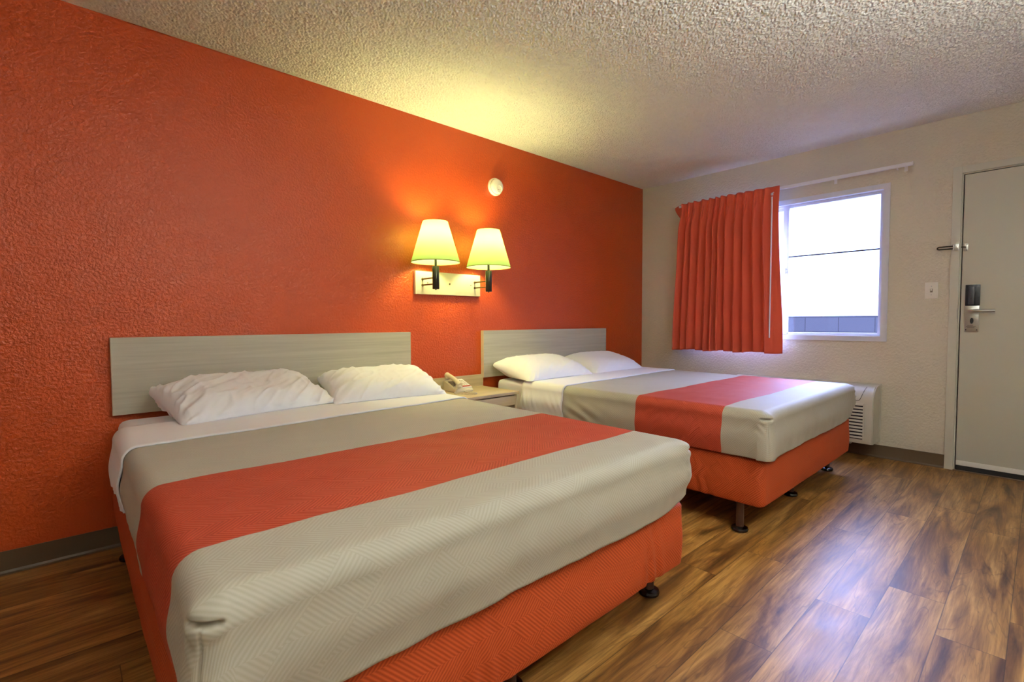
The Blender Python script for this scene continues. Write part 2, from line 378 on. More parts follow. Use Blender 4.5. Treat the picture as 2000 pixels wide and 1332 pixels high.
# ---- door
dr = thing('door_1', (0, -2.97, 0), 'cream painted steel entrance door', None, None, 'structure')
bm = bmesh.new()
add_box(bm, (-.016, -2.459, 0), (.05, -2.506, 2.092), .002); add_box(bm, (-.016, -3.44, 0), (.05, -3.487, 2.092), .002)
add_box(bm, (-.016, -2.506, 2.046), (.05, -3.44, 2.092), .002)
add_box(bm, (.0, -2.5055, 0), (.05, -2.513, 2.045)); add_box(bm, (.0, -2.5055, 2.039), (.05, -3.44, 2.046))
ob('door_frame', bm, M['framepaint'], dr, 30)
bm = bmesh.new(); add_box(bm, (.03, -2.506, .0), (.052, -3.44, 2.046)); ob('door_stop', bm, M['dark'], dr)
dp = box('door_panel', (-.004, -2.519, .03), (.03, -3.432, 2.033), M['doorpaint'], dr, .002)
sw = box('door_sweep', (-.012, -2.520, .040), (-.004, -3.432, .072), M['alu'], dr, .001)
tag(sw, 'bright aluminium strip along the door bottom')
box('sweep_rubber', (-.008, -2.520, .004), (.03, -3.432, .040), M['dark'], dr)
ls = box('lock_plate', (-.018, -2.541, .966), (-.004, -2.612, 1.142), M['steel'], dr, .002); tag(ls, 'steel lock plate with key slot')
lb = box('card_reader', (-.022, -2.541, 1.143), (-.004, -2.614, 1.285), M['blackplastic'], dr, .003); tag(lb, 'black card reader above the lever')
box('reader_cover', (-.034, -2.556, 1.150), (-.022, -2.588, 1.272), M['greyplastic'], lb, .004)
lathe('reader_light', (-.034, -2.572, 1.19), (-1, 0, 0), [(.003, 0), (.003, .002)], M['blackplastic'], lb, 12)
bm = bmesh.new(); add_lathe(bm, (-.018, -2.572, 1.108), (-1, 0, 0), [(.017, 0), (.017, .008), (.010, .010), (.009, .042)], 24)
add_tube(bm, [(-.052, -2.568, 1.108), (-.060, -2.580, 1.108), (-.062, -2.60, 1.108), (-.062, -2.66, 1.107), (-.060, -2.690, 1.106)], lambda t: .0095, 14)
tag(ob('door_lever', bm, M['steel'], dr, 50), 'satin steel lever')
bm = bmesh.new(); prism(bm, [(-2.577+.009*math.cos(k*PI/12), 1.040+.020*math.sin(k*PI/12)*(1 if abs(math.sin(k*PI/12)) < 1 else 1)) for k in range(24)], 0, -.0195, -.018)
ob('key_slot', bm, M['dark'], ls)
bm = bmesh.new()
for k, (a, b, z) in enumerate(((-2.556, -2.585, 1.007), (-2.550, -2.598, 1.000), (-2.556, -2.592, .993))): add_box(bm, (-.0186, a, z), (-.018, b, z+.0022))
ob('engraved_mark', bm, M['dark'], ls)
for yy in (-2.549, -2.603): lathe('screw', (-.018, yy, .979), (-1, 0, 0), [(.0035, 0), (.003, .0015)], M['dark'], ls, 12)
# swing-bar guard
gd = thing('swing_bar_guard', (-.016, -2.48, 1.545), 'steel swing bar door guard folded beside the door frame above the switch', 'door guard')
bm = bmesh.new(); add_box(bm, (-.022, -2.466, 1.523), (-.016, -2.500, 1.567), .002)
for zz in (1.531, 1.545, 1.559): add_lathe(bm, (-.024, -2.473, zz-.005), (0, 0, 1), [(.006, 0), (.006, .010)], 14)
ob('hinge_plate', bm, M['steel'], gd, 40)
pts = []
for k in range(13):
    a = PI/2+PI*k/12; pts.append((-.030, -2.396-.0-(-.009)*math.cos(a)*-1*1.0, 1.545+.0085*math.sin(a)))
arm = [(-.028, -2.47, 1.5535)]+[(-.030, -2.400+.010*math.sin(k*PI/10), 1.545+.0085*math.cos(k*PI/10)) for k in range(11)]+[(-.028, -2.47, 1.5365)]
bm = bmesh.new(); add_tube(bm, arm, .0045, 10); ob('swing_arm', bm, M['bronze'], gd, 50)
kp = thing('guard_catch', (-.004, -2.53, 1.54), 'small steel catch plate with ball stud on the door beside the swing bar', 'door catch')
box('catch_plate', (-.008, -2.523, 1.516), (-.004, -2.546, 1.566), M['steel'], kp, .0015)
bm = bmesh.new(); add_tube(bm, [(-.008, -2.535, 1.543), (-.020, -2.527, 1.543), (-.024, -2.512, 1.543)], .0035, 10); ob('stud', bm, M['bronze'], kp, 50)
for zz in (1.523, 1.559): lathe('screw', (-.008, -2.540, zz), (-1, 0, 0), [(.003, 0), (.0025, .0012)], M['dark'], kp, 10)
tag(box('trim_1', (-.030, -2.506, 0), (.0, -3.44, .006), plain('threshold_strip', lin(120, 96, 78), .4), None, .002), kind='structure')
lc = box('latch_strike', (-.020, -2.500, 1.055), (-.016, -2.5055, 1.125), M['steel'], dr); 
# switch
swt = thing('light_switch', (-.006, -2.362, 1.256), 'ivory single toggle light switch on the cream wall between window and door', 'light switch')
box('switch_plate', (-.006, -2.326, 1.198), (0, -2.398, 1.314), M['whiteplastic'], swt, .0025)
bm = bmesh.new(); add_box(bm, (-.007, -2.355, 1.243), (-.006, -2.369, 1.269)); ob('switch_slot', bm, M['phonedark'], swt)
box('toggle', (-.018, -2.358, 1.254), (-.006, -2.366, 1.268), M['whiteplastic'], swt, .0015)
for zz in (1.226, 1.286): lathe('screw', (-.006, -2.362, zz), (-1, 0, 0), [(.0033, 0), (.0028, .0013)], M['steel'], swt, 12)

# ---- curtain track and curtain
tk = thing('curtain_track', (-.07, -1.35, 2.16), 'long white metal curtain track above the window', 'curtain track')
bm = bmesh.new(); prism(bm, [(-.060, 2.150), (-.060, 2.172), (-.084, 2.172), (-.084, 2.150), (-.080, 2.150), (-.080, 2.168), (-.064, 2.168), (-.064, 2.150)], 1, -.46, -2.250)
ob('rail', bm, M['track'], tk)
box('rail_end', (-.058, -2.246, 2.148), (-.086, -2.252, 2.174), M['track'], tk)
for yy in (-.56, -1.75, -2.19):
    bm = bmesh.new(); add_box(bm, (0, yy, 2.172), (-.075, yy-.02, 2.176)); add_box(bm, (0, yy, 2.13), (-.003, yy-.02, 2.176)); ob('bracket', bm, M['track'], tk)
bm = bmesh.new(); add_tube(bm, [(-.070, -2.16, 2.150), (-.070, -2.16, 2.140), (-.070, -2.165, 2.134)], .004, 8); ob('track_glider', bm, M['track'], tk, 50)
cu = thing('curtain', (-.1, -.95, .765), 'red orange pleated curtain gathered over the left half of the window', 'curtain')
bm = bmesh.new(); rnd = random.Random(3)
NT_, NZ = 420, 90
folds = [0]; 
wd = [1.0, .75, 1.05, .95, .7, .65, .9, 1.0, 1.0, 1.05, 1.1]
tot = sum(wd); cum = [0]
for q in wd: cum.append(cum[-1]+q/tot)
def ph(t):
    for k in range(len(wd)):
        if t <= cum[k+1]: return k+(t-cum[k])/(cum[k+1]-cum[k])
    return len(wd)
grid = []
TOPZ, BOTZ = 2.176, .768
for i in range(NT_+1):
    t = i/NT_; col = []
    for j in range(NZ+1):
        v = j/NZ; z = TOPZ-(TOPZ-BOTZ)*v
        d = TOPZ-z
        if t < .04: # return to the wall
            q = t/.04
            yt = -.375-.14*q; yb = -.40-.06*q; yw = -.475-.03*q; x = -.004-.10*q
        else:
            q = (t-.04)/.96; yt = -.515-.87*q; yb = -.46-.97*q; yw = -.505-.875*q; x = -.104
        k = sm(0, .2, d); y = yt*(1-k)+yw*k; k2 = sm(.15, 1.41, d); y = y*(1-k2)+yb*k2
        if t >= .04:
            q = (t-.04)/.96
            qq = min(q/.88, 1); p = ph(qq)
            amp = .022+.034*sm(.05, .30, d)+.014*sm(.3, 1.4, d)
            fold = .5-.5*math.cos(2*PI*p)
            sh = fold**(1.0+1.6*sm(.03, .12, d)-.8*sm(.3, 1.2, d))
            end = 1-sm(.86, .93, q)
            x -= amp*(1-sh)*end + .010*(1-end)*(1-sm(.5, 1.4, d)*.3)
            x += .004*math.sin(2*PI*p*3+1)*math.exp(-((d-.10)/.05)**2)*end
            x -= .018*math.exp(-((d-.0)/.05)**2)*(1-sh)*end*.6
            y += .016*math.sin(2*PI*p+.6)*end*sm(.05, .3, d) + .006*fbm(q*9, d*1.3, 4)*end
            x += .006*fbm(q*14, d*2.0, 9)*sm(.1, .8, d)
        zz = z + .004*math.sin(2*PI*ph(min(t/.9, 1)))*(1 if j == 0 else 0) - (.0 if v < .98 else .006*math.sin(t*22))
        col.append(bm.verts.new((x, y, zz)))
    grid.append(col)
for i in range(NT_):
    for j in range(NZ): bm.faces.new((grid[i][j], grid[i+1][j], grid[i+1][j+1], grid[i][j+1]))
cp = ob('curtain_panel', bm, M['curtain'], cu, 0)
sd = cp.modifiers.new('thick', 'SOLIDIFY'); sd.thickness = .002
bm = bmesh.new(); LG = []
for i in range(0, NT_+1, 3):
    LG.append([])
    for j in range(0, NZ+1, 3):
        c_ = cp.data.vertices[i*(NZ+1)+j].co; t_ = i/NT_
        LG[-1].append(bm.verts.new((min(c_.x+.006, -.001) if t_ > .045 else c_.x+.001, c_.y-(.004 if t_ <= .045 else 0)+(.006 if t_ > .97 else 0), min(c_.z, TOPZ-.012) if j == 0 else max(c_.z, BOTZ+.02) if j == NZ else c_.z)))
for a_, b_ in zip(LG, LG[1:]):
    for j in range(len(a_)-1): bm.faces.new((a_[j], b_[j], b_[j+1], a_[j+1]))
tag(ob('added_lining', bm, M['sheet'], cu, 0), 'white backing added on the window side against red bounce')  # added so bounce onto the window frame stays white, not red
wd_ = tube('curtain_wand', [(-.150, -1.339, 2.085), (-.150, -1.337, .90)], .0055, M['track'], cu); tag(wd_, 'white curtain pulling wand')
bm = bmesh.new(); add_lathe(bm, (-.150, -1.339, 2.096), (0, 0, 1), [(.002, -.002), (.008, .0), (.010, .010), (.008, .019), (.002, .022)], 16); add_tube(bm, [(-.150, -1.339, 2.112), (-.128, -1.339, 2.125), (-.10, -1.34, 2.13)], .0025, 8)
ob('wand_hook', bm, M['track'], wd_, 60)

# ---- air conditioner
ac = thing('air_conditioner', (-.1, -1.56, .125), 'beige wall air conditioner unit under the window, partly hidden by the far bed', 'air conditioner')
YL, YR = -1.03, -2.083
prof = [(-.002, .125), (-.205, .128), (-.215, .16), (-.215, .435), (-.208, .47), (-.190, .505), (-.160, .533), (-.120, .549), (-.002, .556)]
bm = bmesh.new(); prism(bm, [(x, z) for x, z in prof], 1, YL, YR)
es = [e for e in bm.edges if abs(e.verts[0].co.y-e.verts[1].co.y) < 1e-6 and e.verts[0].co.x < -.1 and e.verts[1].co.x < -.1]
bmesh.ops.bevel(bm, geom=es, offset=.008, segments=3, affect='EDGES')
ob('cabinet', bm, M['ac'], ac, 30)
bm = bmesh.new(); ring(bm, -.012, -.0005, YL+.012, YR-.010, .116, .566, .014); ob('wall_sleeve', bm, M['ac'], ac, 30)
bm = bmesh.new(); add_box(bm, (-.2152, YL-.06, .160), (-.2165, -2.022, .425)); ob('grille_recess', bm, M['dark'], ac)
bm = bmesh.new()
for k in range(11):
    z = .172+k*.0245
    prism(bm, [(-.216, z+.002), (-.225, z-.004), (-.226, z-.001), (-.224, z+.004), (-.216, z+.010)], 1, YL-.06, -2.022)
add_box(bm, (-.216, -2.022, .155), (-.224, -2.030, .430), .001)
ob('grille', bm, M['ac'], ac)
# control door: thin groove outline and round knob
bm = bmesh.new()
gl = [(-.2158, -1.60, .447), (-.2158, -1.985, .447), (-.2158, -1.996, .452), (-.2135, -2.002, .462), (-.200, -2.010, .490), (-.172, -2.020, .526), (-.13, -2.026, .547)]
add_tube(bm, gl, .0016, 6); ob('control_door_gap', bm, M['dark'], ac)
lathe('round_lock', (-.206, -1.965, .476), (-1, 0, .30), [(.011, -.004), (.011, .003), (.008, .005), (.004, .0035)], M['steel'], ac, 18)
pts = [(-.012, -1.90, .123), (-.05, -1.93, .112), (-.13, -1.93, .104), (-.14, -1.86, .103), (-.10, -1.76, .104), (-.03, -1.70, .100), (-.02, -1.68, .05)]
tube('power_cord', [Vector(pts[i]).lerp(Vector(pts[i+1]), k/4) for i in range(6) for k in range(4)]+[Vector(pts[-1])], .004, M['whiteplastic'], ac, 8)

# ---- headboards
def headboard(x0, x1, label):
    o = thing('headboard', ((x0+x1)/2, -.02, .62), label, 'headboard', 'wall panels behind the beds')
    box('panel', (x0, -.037, .620), (x1, -.004, .977), M['headwood'], o, .0008, 1)
    ed = bmesh.new()
    for a in (x0-.0012, x1): add_box(ed, (a, -.0375, .6195), (a+.0012, -.004, .9775))
    add_box(ed, (x0, -.0375, .977), (x1, -.004, .9782))
    ob('edge_band', ed, M['headedge'], o)
headboard(-4.403, -2.846, 'pale grey woodgrain headboard on the orange wall behind the nearer bed')
headboard(-2.214, -.683, 'pale grey woodgrain headboard on the orange wall behind the far bed by the window wall')

# ---- wall lamp
sc = thing('wall_lamp', (-2.515, -.0, 1.315), 'twin wall lamp with two lit cone shades on a pale wood backplate', 'wall lamp')
box('backplate', (-2.796, -.026, 1.236), (-2.236, 0, 1.393), M['headedge'], sc, .0015)
for xx, zz in ((-2.515, 1.315), (-2.700, 1.315), (-2.325, 1.315)):
    q = .006 if xx == -2.515 else .0035
    lathe('screw', (xx, -.026, zz), (0, -1, 0), [(q, 0), (q, .002), (q*.6, .005)], M['brass'], sc, 14)
for lx in (-2.742, -2.289):
    ly = -.190
    for zz in (1.338, 1.297):
        bm = bmesh.new(); add_lathe(bm, (lx, -.026, zz), (0, -1, 0), [(.0085, 0), (.0085, .006), (.0052, .010), (.0052, .150)], 14); ob('arm', bm, M['brass'], sc, 40)
    hd = lathe('lamp_holder', (lx, ly, 1.262), (0, 0, 1), [(.004, -.006), (.006, -.001), (.021, .0), (.023, .003), (.023, .145), (.021, .149), (.008, .150), (.008, .20), (.014, .205), (.014, .274)], M['bronze'], sc, 28)
    # shade
    bm = bmesh.new(); n = 64; r0, r1, z0, z1 = .160, .082, 1.437, 1.702
    add_lathe(bm, (lx, ly, z0), (0, 0, 1), [(r0+(r1-r0)*k/10, (z1-z0)*k/10) for k in range(11)], n, False)
    sh = ob('lamp_shade', bm, M['shade'], sc, 0)
    for r, z in ((r0, z0),):
        bm = bmesh.new(); add_lathe(bm, (lx, ly, z-.002), (0, 0, 1), [(r+.0006, 0), (r+.0006 - (.0009 if r == r0 else -.0), .005), (r-.0016, .005), (r-.0016, 0), (r+.0006, 0)], n, False)
        ob('trim_ring', bm, M['shadetrim'], sh, 30)
    bb = lathe('bulb', (lx, ly, 1.535), (0, 0, 1), [(.013, 0), (.013, .03), (.022, .055), (.029, .08), (.030, .098), (.024, .118), (.012, .128), (.002, .131)], M['bulb'], sc, 24, True, 0)

# ---- smoke detector
sm_ = thing('smoke_detector', (-2.068, 0, 2.087), 'round white smoke detector on the orange wall above the lamp', 'smoke detector')
lathe('base_ring', (-2.068, 0, 2.087), (0, -1, 0), [(.066, 0), (.067, .008), (.066, .018), (.062, .022)], M['whiteplastic'], sm_, 48)
lathe('cover', (-2.068, 0, 2.087), (0, -1, 0), [(.057, .020), (.057, .036), (.053, .043), (.045, .046), (.001, .047)], M['whiteplastic'], sm_, 48)
lathe('sounder_ring', (-2.060, -.046, 2.066), (0, -1, 0), [(.030, 0), (.030, .003), (.027, .0045), (.026, .001), (.001, .001)], M['whiteplastic'], sm_, 36)
lathe('cover_gap', (-2.068, 0, 2.087), (0, -1, 0), [(.0585, .0215), (.0585, .0235), (.055, .024)], M['phonedark'], sm_, 40)
for dx, dz, mm in ((-.008, -.006, 'red'), (.008, -.004, 'phonedark')): lathe('indicator', (-2.060+dx, -.047, 2.066+dz), (0, -1, 0), [(.003, 0), (.0025, .002)], M[mm], sm_, 10)

# ---- nightstand and telephone
ns = thing('nightstand', (-2.51, -.23, 0), 'pale woodgrain nightstand with a drawer, standing between the two beds', 'nightstand')
NX0, NX1 = -2.80, -2.228
box('tabletop', (NX0, -.445, .541), (NX1, -.018, .560), M['standwood'], ns, .0012)
box('back_panel', (NX0+.01, -.032, .47), (-2.2165, -.012, .646), M['standwood'], ns, .0012)
for a in (NX0+.012, NX1-.030): box('side_panel', (a, -.43, .0), (a+.018, -.033, .541), M['standwood'], ns, .001)
box('shelf', (NX0+.03, -.42, .19), (NX1-.03, -.033, .208), M['standwood'], ns)
dw = box('drawer', (NX0+.034, -.436, .468), (NX1-.034, -.05, .532), M['standwood'], ns, .001)
def rot_obj(o, piv, ang):
    Mx = Matrix.Translation(piv) @ Matrix.Rotation(ang, 4, 'Z') @ Matrix.Translation(-Vector(piv)); o.data.transform(Mx)
tp = thing('telephone', (-2.525, -.15, .56), 'cream corded desk telephone on the nightstand between the beds', 'telephone')
parts = []
px0, px1, py0, py1, pz = -2.602, -2.462, -.050, -.232, .5605
bm = bmesh.new(); prism(bm, [(py0, pz), (py0, pz+.068), (py0-.030, pz+.070), (py1+.01, pz+.026), (py1, pz+.018), (py1, pz)], 0, px0, px1)
bmesh.ops.bevel(bm, geom=bm.edges[:], offset=.004, segments=2, affect='EDGES'); parts.append(ob('phone_base', bm, M['phone'], tp, 35))
base_o = parts[0]
def slope(y): return pz+.070+(y-(py0-.030))*(.044/(.142))
bm = bmesh.new(); prism(bm, [(py0-.035, slope(py0-.035)+.001), (py0-.035, slope(py0-.035)+.007), (py1+.012, slope(py1+.012)+.008), (py1+.012, slope(py1+.012)+.001)], 0, px0+.062, px1-.006)
parts.append(ob('faceplate', bm, M['whiteplastic'], tp, 30))
for r in range(4):
    for c in range(3):
        y = py0-.062-r*.020; x = px0+.074+c*.019
        parts.append(box('key', (x, y, slope(y)+.005), (x+.012, y-.012, slope(y)+.009), M['phone'], tp, .001))
bm = bmesh.new(); prism(bm, [(py1+.038, slope(py1+.038)+.008), (py1+.018, slope(py1+.018)+.009), (py1+.018, slope(py1+.018)+.005), (py1+.038, slope(py1+.038)+.005)], 0, px0+.066, px1-.010)
parts.append(ob('red_strip', bm, M['red'], tp))
# handset along the left side
hs = []
bm = bmesh.new()
def hp(t): # spine
    y = py0-.006-t*.180; z = slope(y)+.028-.0*t
    z += .012*math.sin(PI*t); return Vector((px0+.030, y, z))
add_tube(bm, [hp(k/16) for k in range(17)], lambda t: .0155+.006*(abs(2*t-1)**3), 14)
for t in (.08, .92):
    c = hp(t); add_lathe(bm, (c.x, c.y, c.z-.025), (0, .36, 1), [(.020, 0), (.022, .006), (.021, .02), (.014, .030)], 20)
parts.append(ob('handset', bm, M['phone'], tp, 50))
bm = bmesh.new(); add_box(bm, (px0+.010, py0-.05, slope(py0-.05)+.003), (px0+.050, py0-.13, slope(py0-.13)-.006)); parts.append(ob('cradle', bm, M['phonedark'], tp))
# coiled cord lying in front
path = [(-2.590, -.215, .600), (-2.606, -.226, .585), (-2.628, -.236, .5665), (-2.640, -.262, .566), (-2.622, -.300, .566), (-2.590, -.335, .566), (-2.560, -.360, .566), (-2.535, -.352, .566), (-2.525, -.320, .566), (-2.540, -.285, .566), (-2.552, -.255, .567), (-2.548, -.236, .570)]
fine = []
for i in range(len(path)-1):
    p0 = Vector(path[max(i-1, 0)]); p1 = Vector(path[i]); p2 = Vector(path[i+1]); p3 = Vector(path[min(i+2, len(path)-1)])
    for k in range(24):
        t = k/24; fine.append(.5*((2*p1)+(p2-p0)*t+(2*p0-5*p1+4*p2-p3)*t*t+(3*p1-p0-3*p2+p3)*t**3))
coil = []
for i in range(len(fine)-1):
    d = (fine[i+1]-fine[i]).normalized(); u = d.cross(Vector((0, 0, 1))).normalized(); v = d.cross(u); a = i*1.35
    coil.append(fine[i]+(u*math.cos(a)+v*math.sin(a))*.0042)
bm = bmesh.new(); add_tube(bm, coil, .0018, 6); cd = ob('coiled_cord', bm, M['phone'], tp, 0)
for p in parts: rot_obj(p, (-2.53, -.14, 0), math.radians(-6))

# ---- beds
def rounded_rect(x0, x1, y0, y1, r, n=6):
    out = []
    for cx, cy, a0 in ((x1-r, y1-r, 0), (x0+r, y1-r, PI/2), (x0+r, y0+r, PI), (x1-r, y0+r, 3*PI/2)):
        for k in range(n+1):
            a = a0+PI/2*k/n; out.append((cx+r*math.cos(a), cy+r*math.sin(a), math.cos(a), math.sin(a)))
    return out
def perim_dense(loop, step):
    pts = []; n = len(loop)
    for i in range(n):
        a = loop[i]; b = loop[(i+1) % n]; L = math.hypot(b[0]-a[0], b[1]-a[1]); k = max(1, int(L/step))
        for j in range(k):
            t = j/k; pts.append(tuple(a[q]*(1-t)+b[q]*t for q in range(4)))
    return pts
def box_spring(name, cx, parent, seed, gathers):
    bm = bmesh.new(); uvl = bm.loops.layers.uv.new('UVMap')
    x0, x1, y0, y1 = cx-.762, cx+.762, -2.032, -.04
    loop = perim_dense(rounded_rect(x0, x1, y0, y1, .035), .012); n = len(loop)
    rows = [(.0, .380, 0)]+[(-.0, 0, 0)]*0
    zs = [.384, .380, .372]+[.372-.21*k/22 for k in range(1, 23)]+[.156, .151, .149]
    ins = [-.020, -.006, 0]+[0]*22+[-.003, -.012, -.03]
    acc = [0]
    for i in range(n): a = loop[i]; b = loop[(i+1) % n]; acc.append(acc[-1]+math.hypot(b[0]-a[0], b[1]-a[1]))
    V = []; 
    for z, o in zip(zs, ins):
        ring_ = []
        for i, (x, y, nx, ny) in enumerate(loop):
            L = math.hypot(nx, ny); nx /= L; ny /= L
            low = sm(.30, .16, z)
            d = .003*fbm(acc[i]*2.2, z*6, seed) + .005*(sm(.36, .25, z)*sm(.15, .22, z))
            for gx, gy, ww in gathers:
                r = math.hypot(x-gx, y-gy)
                if r < ww*3:
                    g = math.exp(-(r/ww)**2); d += g*(.006*math.sin((acc[i])*2*PI/.055+2.2*z*10)*(.35+.65*low)) - .004*g
            ring_.append(bm.verts.new((x+nx*(d+o), y+ny*(d+o), z+ (.0 if o == 0 else 0)+.002*fbm(acc[i]*1.5, 3, seed)*low)))
        V.append(ring_)
    for r in range(len(zs)-1):
        for i in range(n):
            j = (i+1) % n; f = bm.faces.new((V[r][i], V[r][j], V[r+1][j], V[r+1][i]))
            for lp, (ii, rr) in zip(f.loops, ((i, r), (i+1, r), (i+1, r+1), (i, r+1))): lp[uvl].uv = (acc[ii], zs[rr])
    bm.faces.new(V[0][::-1]); bm.faces.new(V[-1])
    return ob(name, bm, M['skirt'], parent, 0)
def bed(cx, label, seed, gathers):
    o = thing('bed', (cx, -1.03, 0), label, 'bed', 'the two queen beds')
    box_spring('box_spring', cx, o, seed, gathers)
    for x in (cx-.72, cx, cx+.72):
        for y in (-1.91, -.20):
            l = lathe('leg', (x, y, .0), (0, 0, 1), [(.0185, .022), (.0185, .156)], M['leg'], o, 20)
            lathe('glide_foot', (x, y, 0), (0, 0, 1), [(.030, 0), (.038, .004), (.040, .012), (.037, .020), (.026, .025), (.019, .026)], M['foot'], l, 28, True, 30)
    bm = bmesh.new(); add_box(bm, (cx-.742, -1.985, .386), (cx+.742, -.075, .606), .045, 5)
    tag(ob('mattress', bm, M['sheet'], o, 40), 'mattress in a white fitted sheet')
    return o
bed(-3.65, 'nearer queen bed, its orange box spring cover on black feet, left of the nightstand', 3, [(-3.10, -2.03, .06), (-3.85, -2.03, .08)])
bed(-1.38, 'farther queen bed, its orange box spring cover on black feet, right of the nightstand', 8, [(-2.14, -1.74, .06)])

def drape(root, spec, cx, seed, y_head, y_foot, foot, off, zhem, splits, mats, names, slant=None, corner=True, wr=1.0, side=None, step=.018):
    """cloth laid over the mattress: flat top, rounded edge, skirts; head end open.
       slant(x) shifts the foot-side edge (open strips only)."""
    hw = .72+off; R = .05; topz = .618+off; xl, xr = cx-hw, cx+hw
    yf = y_foot+R if foot else y_foot
    ylist = []
    marks = [y_head]+list(splits)+[yf]
    for a, b in zip(marks, marks[1:]):
        k = max(2, int(abs(b-a)/step)); ylist += [a+(b-a)*i/k for i in range(k)]
    ylist.append(yf); NX = int(2*hw/step); xl_ = [xl+(xr-xl)*i/NX for i in range(NX+1)]
    qa = R*PI/2; total = qa+(topz-R-zhem)
    ss = [qa*i/26 for i in range(27)]; s = qa
    while s < .13: s += .0030; ss.append(s)
    while s < total-.012: s += .012; ss.append(min(s, total))
    if ss[-1] < total: ss.append(total)
    def yy(y, x):
        if slant is None: return y
        k = (y-y_head)/(yf-y_head); return y+k*slant(x)
    def topd(x, y):
        return wr*(.0035*fbm(x*2.4, y*2.4, seed)+.0016*fbm(x*9, y*9, seed+3))
    verts = []; uvs = []; tops = {}
    def addv(co, uv): verts.append(co); uvs.append(uv); return len(verts)-1
    for i, x in enumerate(xl_):
        for j, y in enumerate(ylist):
            Y = yy(y, x); e = min(x-xl, xr-x, (Y-yf) if foot else 9)
            tops[i, j] = addv((x, Y, topz+topd(x, Y)*sm(-.01, .08, e)), (x, Y))
    NY = len(ylist)-1; faces = []
    def panel_of(y):
        k = 0
        for q in splits:
            if y < q: k += 1
        return k
    for i in range(NX):
        for j in range(NY):
            faces.append(((tops[i, j], tops[i+1, j], tops[i+1, j+1], tops[i, j+1]), panel_of((ylist[j]+ylist[j+1])/2)))
    # perimeter stations
    st = []
    for j in range(NY+1): st.append((tops[0, j], xl, ylist[j], -1, 0, 'L', j, 0))
    if foot:
        F = 30
        for k in range(1, F): a = PI+PI/2*k/F; st.append((tops[0, NY], xl, yf, math.cos(a), math.sin(a), 'CL', NY, k/F))
        for i in range(NX+1): st.append((tops[i, NY], xl_[i], yf, 0, -1, 'F', NY, i/NX))
        for k in range(1, F): a = 3*PI/2+PI/2*k/F; st.append((tops[NX, NY], xr, yf, math.cos(a), math.sin(a), 'CR', NY, k/F))
    else: st.append(None)
    for j in range(NY, -1, -1): st.append((tops[NX, j], xr, ylist[j], 1, 0, 'R', j, 0))
    cols = []
    for sidx, q in enumerate(st):
        if q is None: cols.append(None); continue
        ti, x, y, nx, ny, kind, j, a = q
        Y = yy(y, x); col = [ti]
        # arc coordinate around the bed, for folds
        if kind == 'L': p = -Y
        elif kind == 'R': p = 10-Y
        elif kind == 'F': p = 20+x
        else: p = 30+a*.1
        # distance to the nearest corner's middle
        if kind in ('CL', 'CR'): dc = (a-.5)*.085
        elif kind == 'L' or kind == 'R': dc = (-.0425-(Y-yf)) if foot else 9
        else: dc = min(.0425+(x-xl), .0425+(xr-x))
        adc = abs(dc)
        for s in ss[1:]:
            if s <= qa: o_ = R*math.sin(s/R); z = topz-R+R*math.cos(s/R)
            else: o_ = R; z = topz-R-(s-qa)
            dn = sm(qa*.6, total, s)
            drop = 0
            d = .012*math.sin(PI*sm(qa, total, s))*.9
            d += wr*dn*(.007*fbm(p*3.5, s*3, seed+1)+.003*fbm(p*11, s*5, seed+2))
            drop += dn*.010*fbm(p*1.7, 5, seed)
            if side: 
                e = side(kind, x, Y, s, total); d += e
            if foot and corner and (kind == 'CR' or kind == 'R' or (kind == 'F' and x > cx)):
                tk_ = math.exp(-(adc/.10)**2)*sm(.13, total, s); d -= .028*tk_; drop += .030*tk_
            if foot and corner:
                wk = math.exp(-(adc/.036)**4)
                d += .006*math.exp(-((s-.044)/.014)**2)*wk                  # rolled lip above the tuck
                d -= .020*math.exp(-((s-.064)/.0036)**2)*math.exp(-(adc/.028)**6)   # the tuck itself
                d += .002*math.exp(-((s-.078)/.010)**2)*wk
                if s > .068: d -= .0035*math.exp(-(dc/.0022)**2)*(1 if kind in ('CL', 'CR') else 0)
                ang = .006*sm(.08, .12, s)*math.exp(-(adc/.17)**2); d += .010*math.exp(-(adc/.07)**2)*sm(.0, .04, s)
                d -= ang*.6*(1-sm(.15, total, s)) ; d += .010*math.exp(-(adc/.10)**2)*sm(.14, total, s)
                d += .0012*math.sin((s*1.2+adc*1.1)*2*PI/.05)*math.exp(-(adc/.09)**2)*sm(.07, .09, s)*sm(.22, .12, s)*sm(.004, .02, adc)
            o2 = o_+d*sm(0, qa*.6, s)
            col.append(addv((x+nx*o2, Y+ny*o2, z+drop+topd(x, Y)*0), (x+nx*s, Y+ny*s)))
        # hem turned in
        lx, ly, lz = verts[col[-1]]
        col.append(addv((lx-nx*.006, ly-ny*.006, lz-.001), (x+nx*(total+.01), Y+ny*(total+.01))))
        col.append(addv((lx-nx*.009, ly-ny*.009, lz+.006), (x+nx*(total+.04), Y+ny*(total+.04))))
        cols.append(col)
    for a, b, qa_, qb_ in zip(cols, cols[1:], st, st[1:]):
        if a is None or b is None: continue
        pn = panel_of((qa_[2]+qb_[2])/2) if qa_[5] in 'LR' and qb_[5] in 'LR' else (len(splits))
        for r in range(len(a)-1):
            f = []
            for v in (a[r], a[r+1], b[r+1], b[r]):
                if v not in f: f.append(v)
            if len(f) > 2: faces.append((tuple(f), pn))
    groups = {}
    for f, pn in faces: groups.setdefault(pn, []).append(f)
    out = []
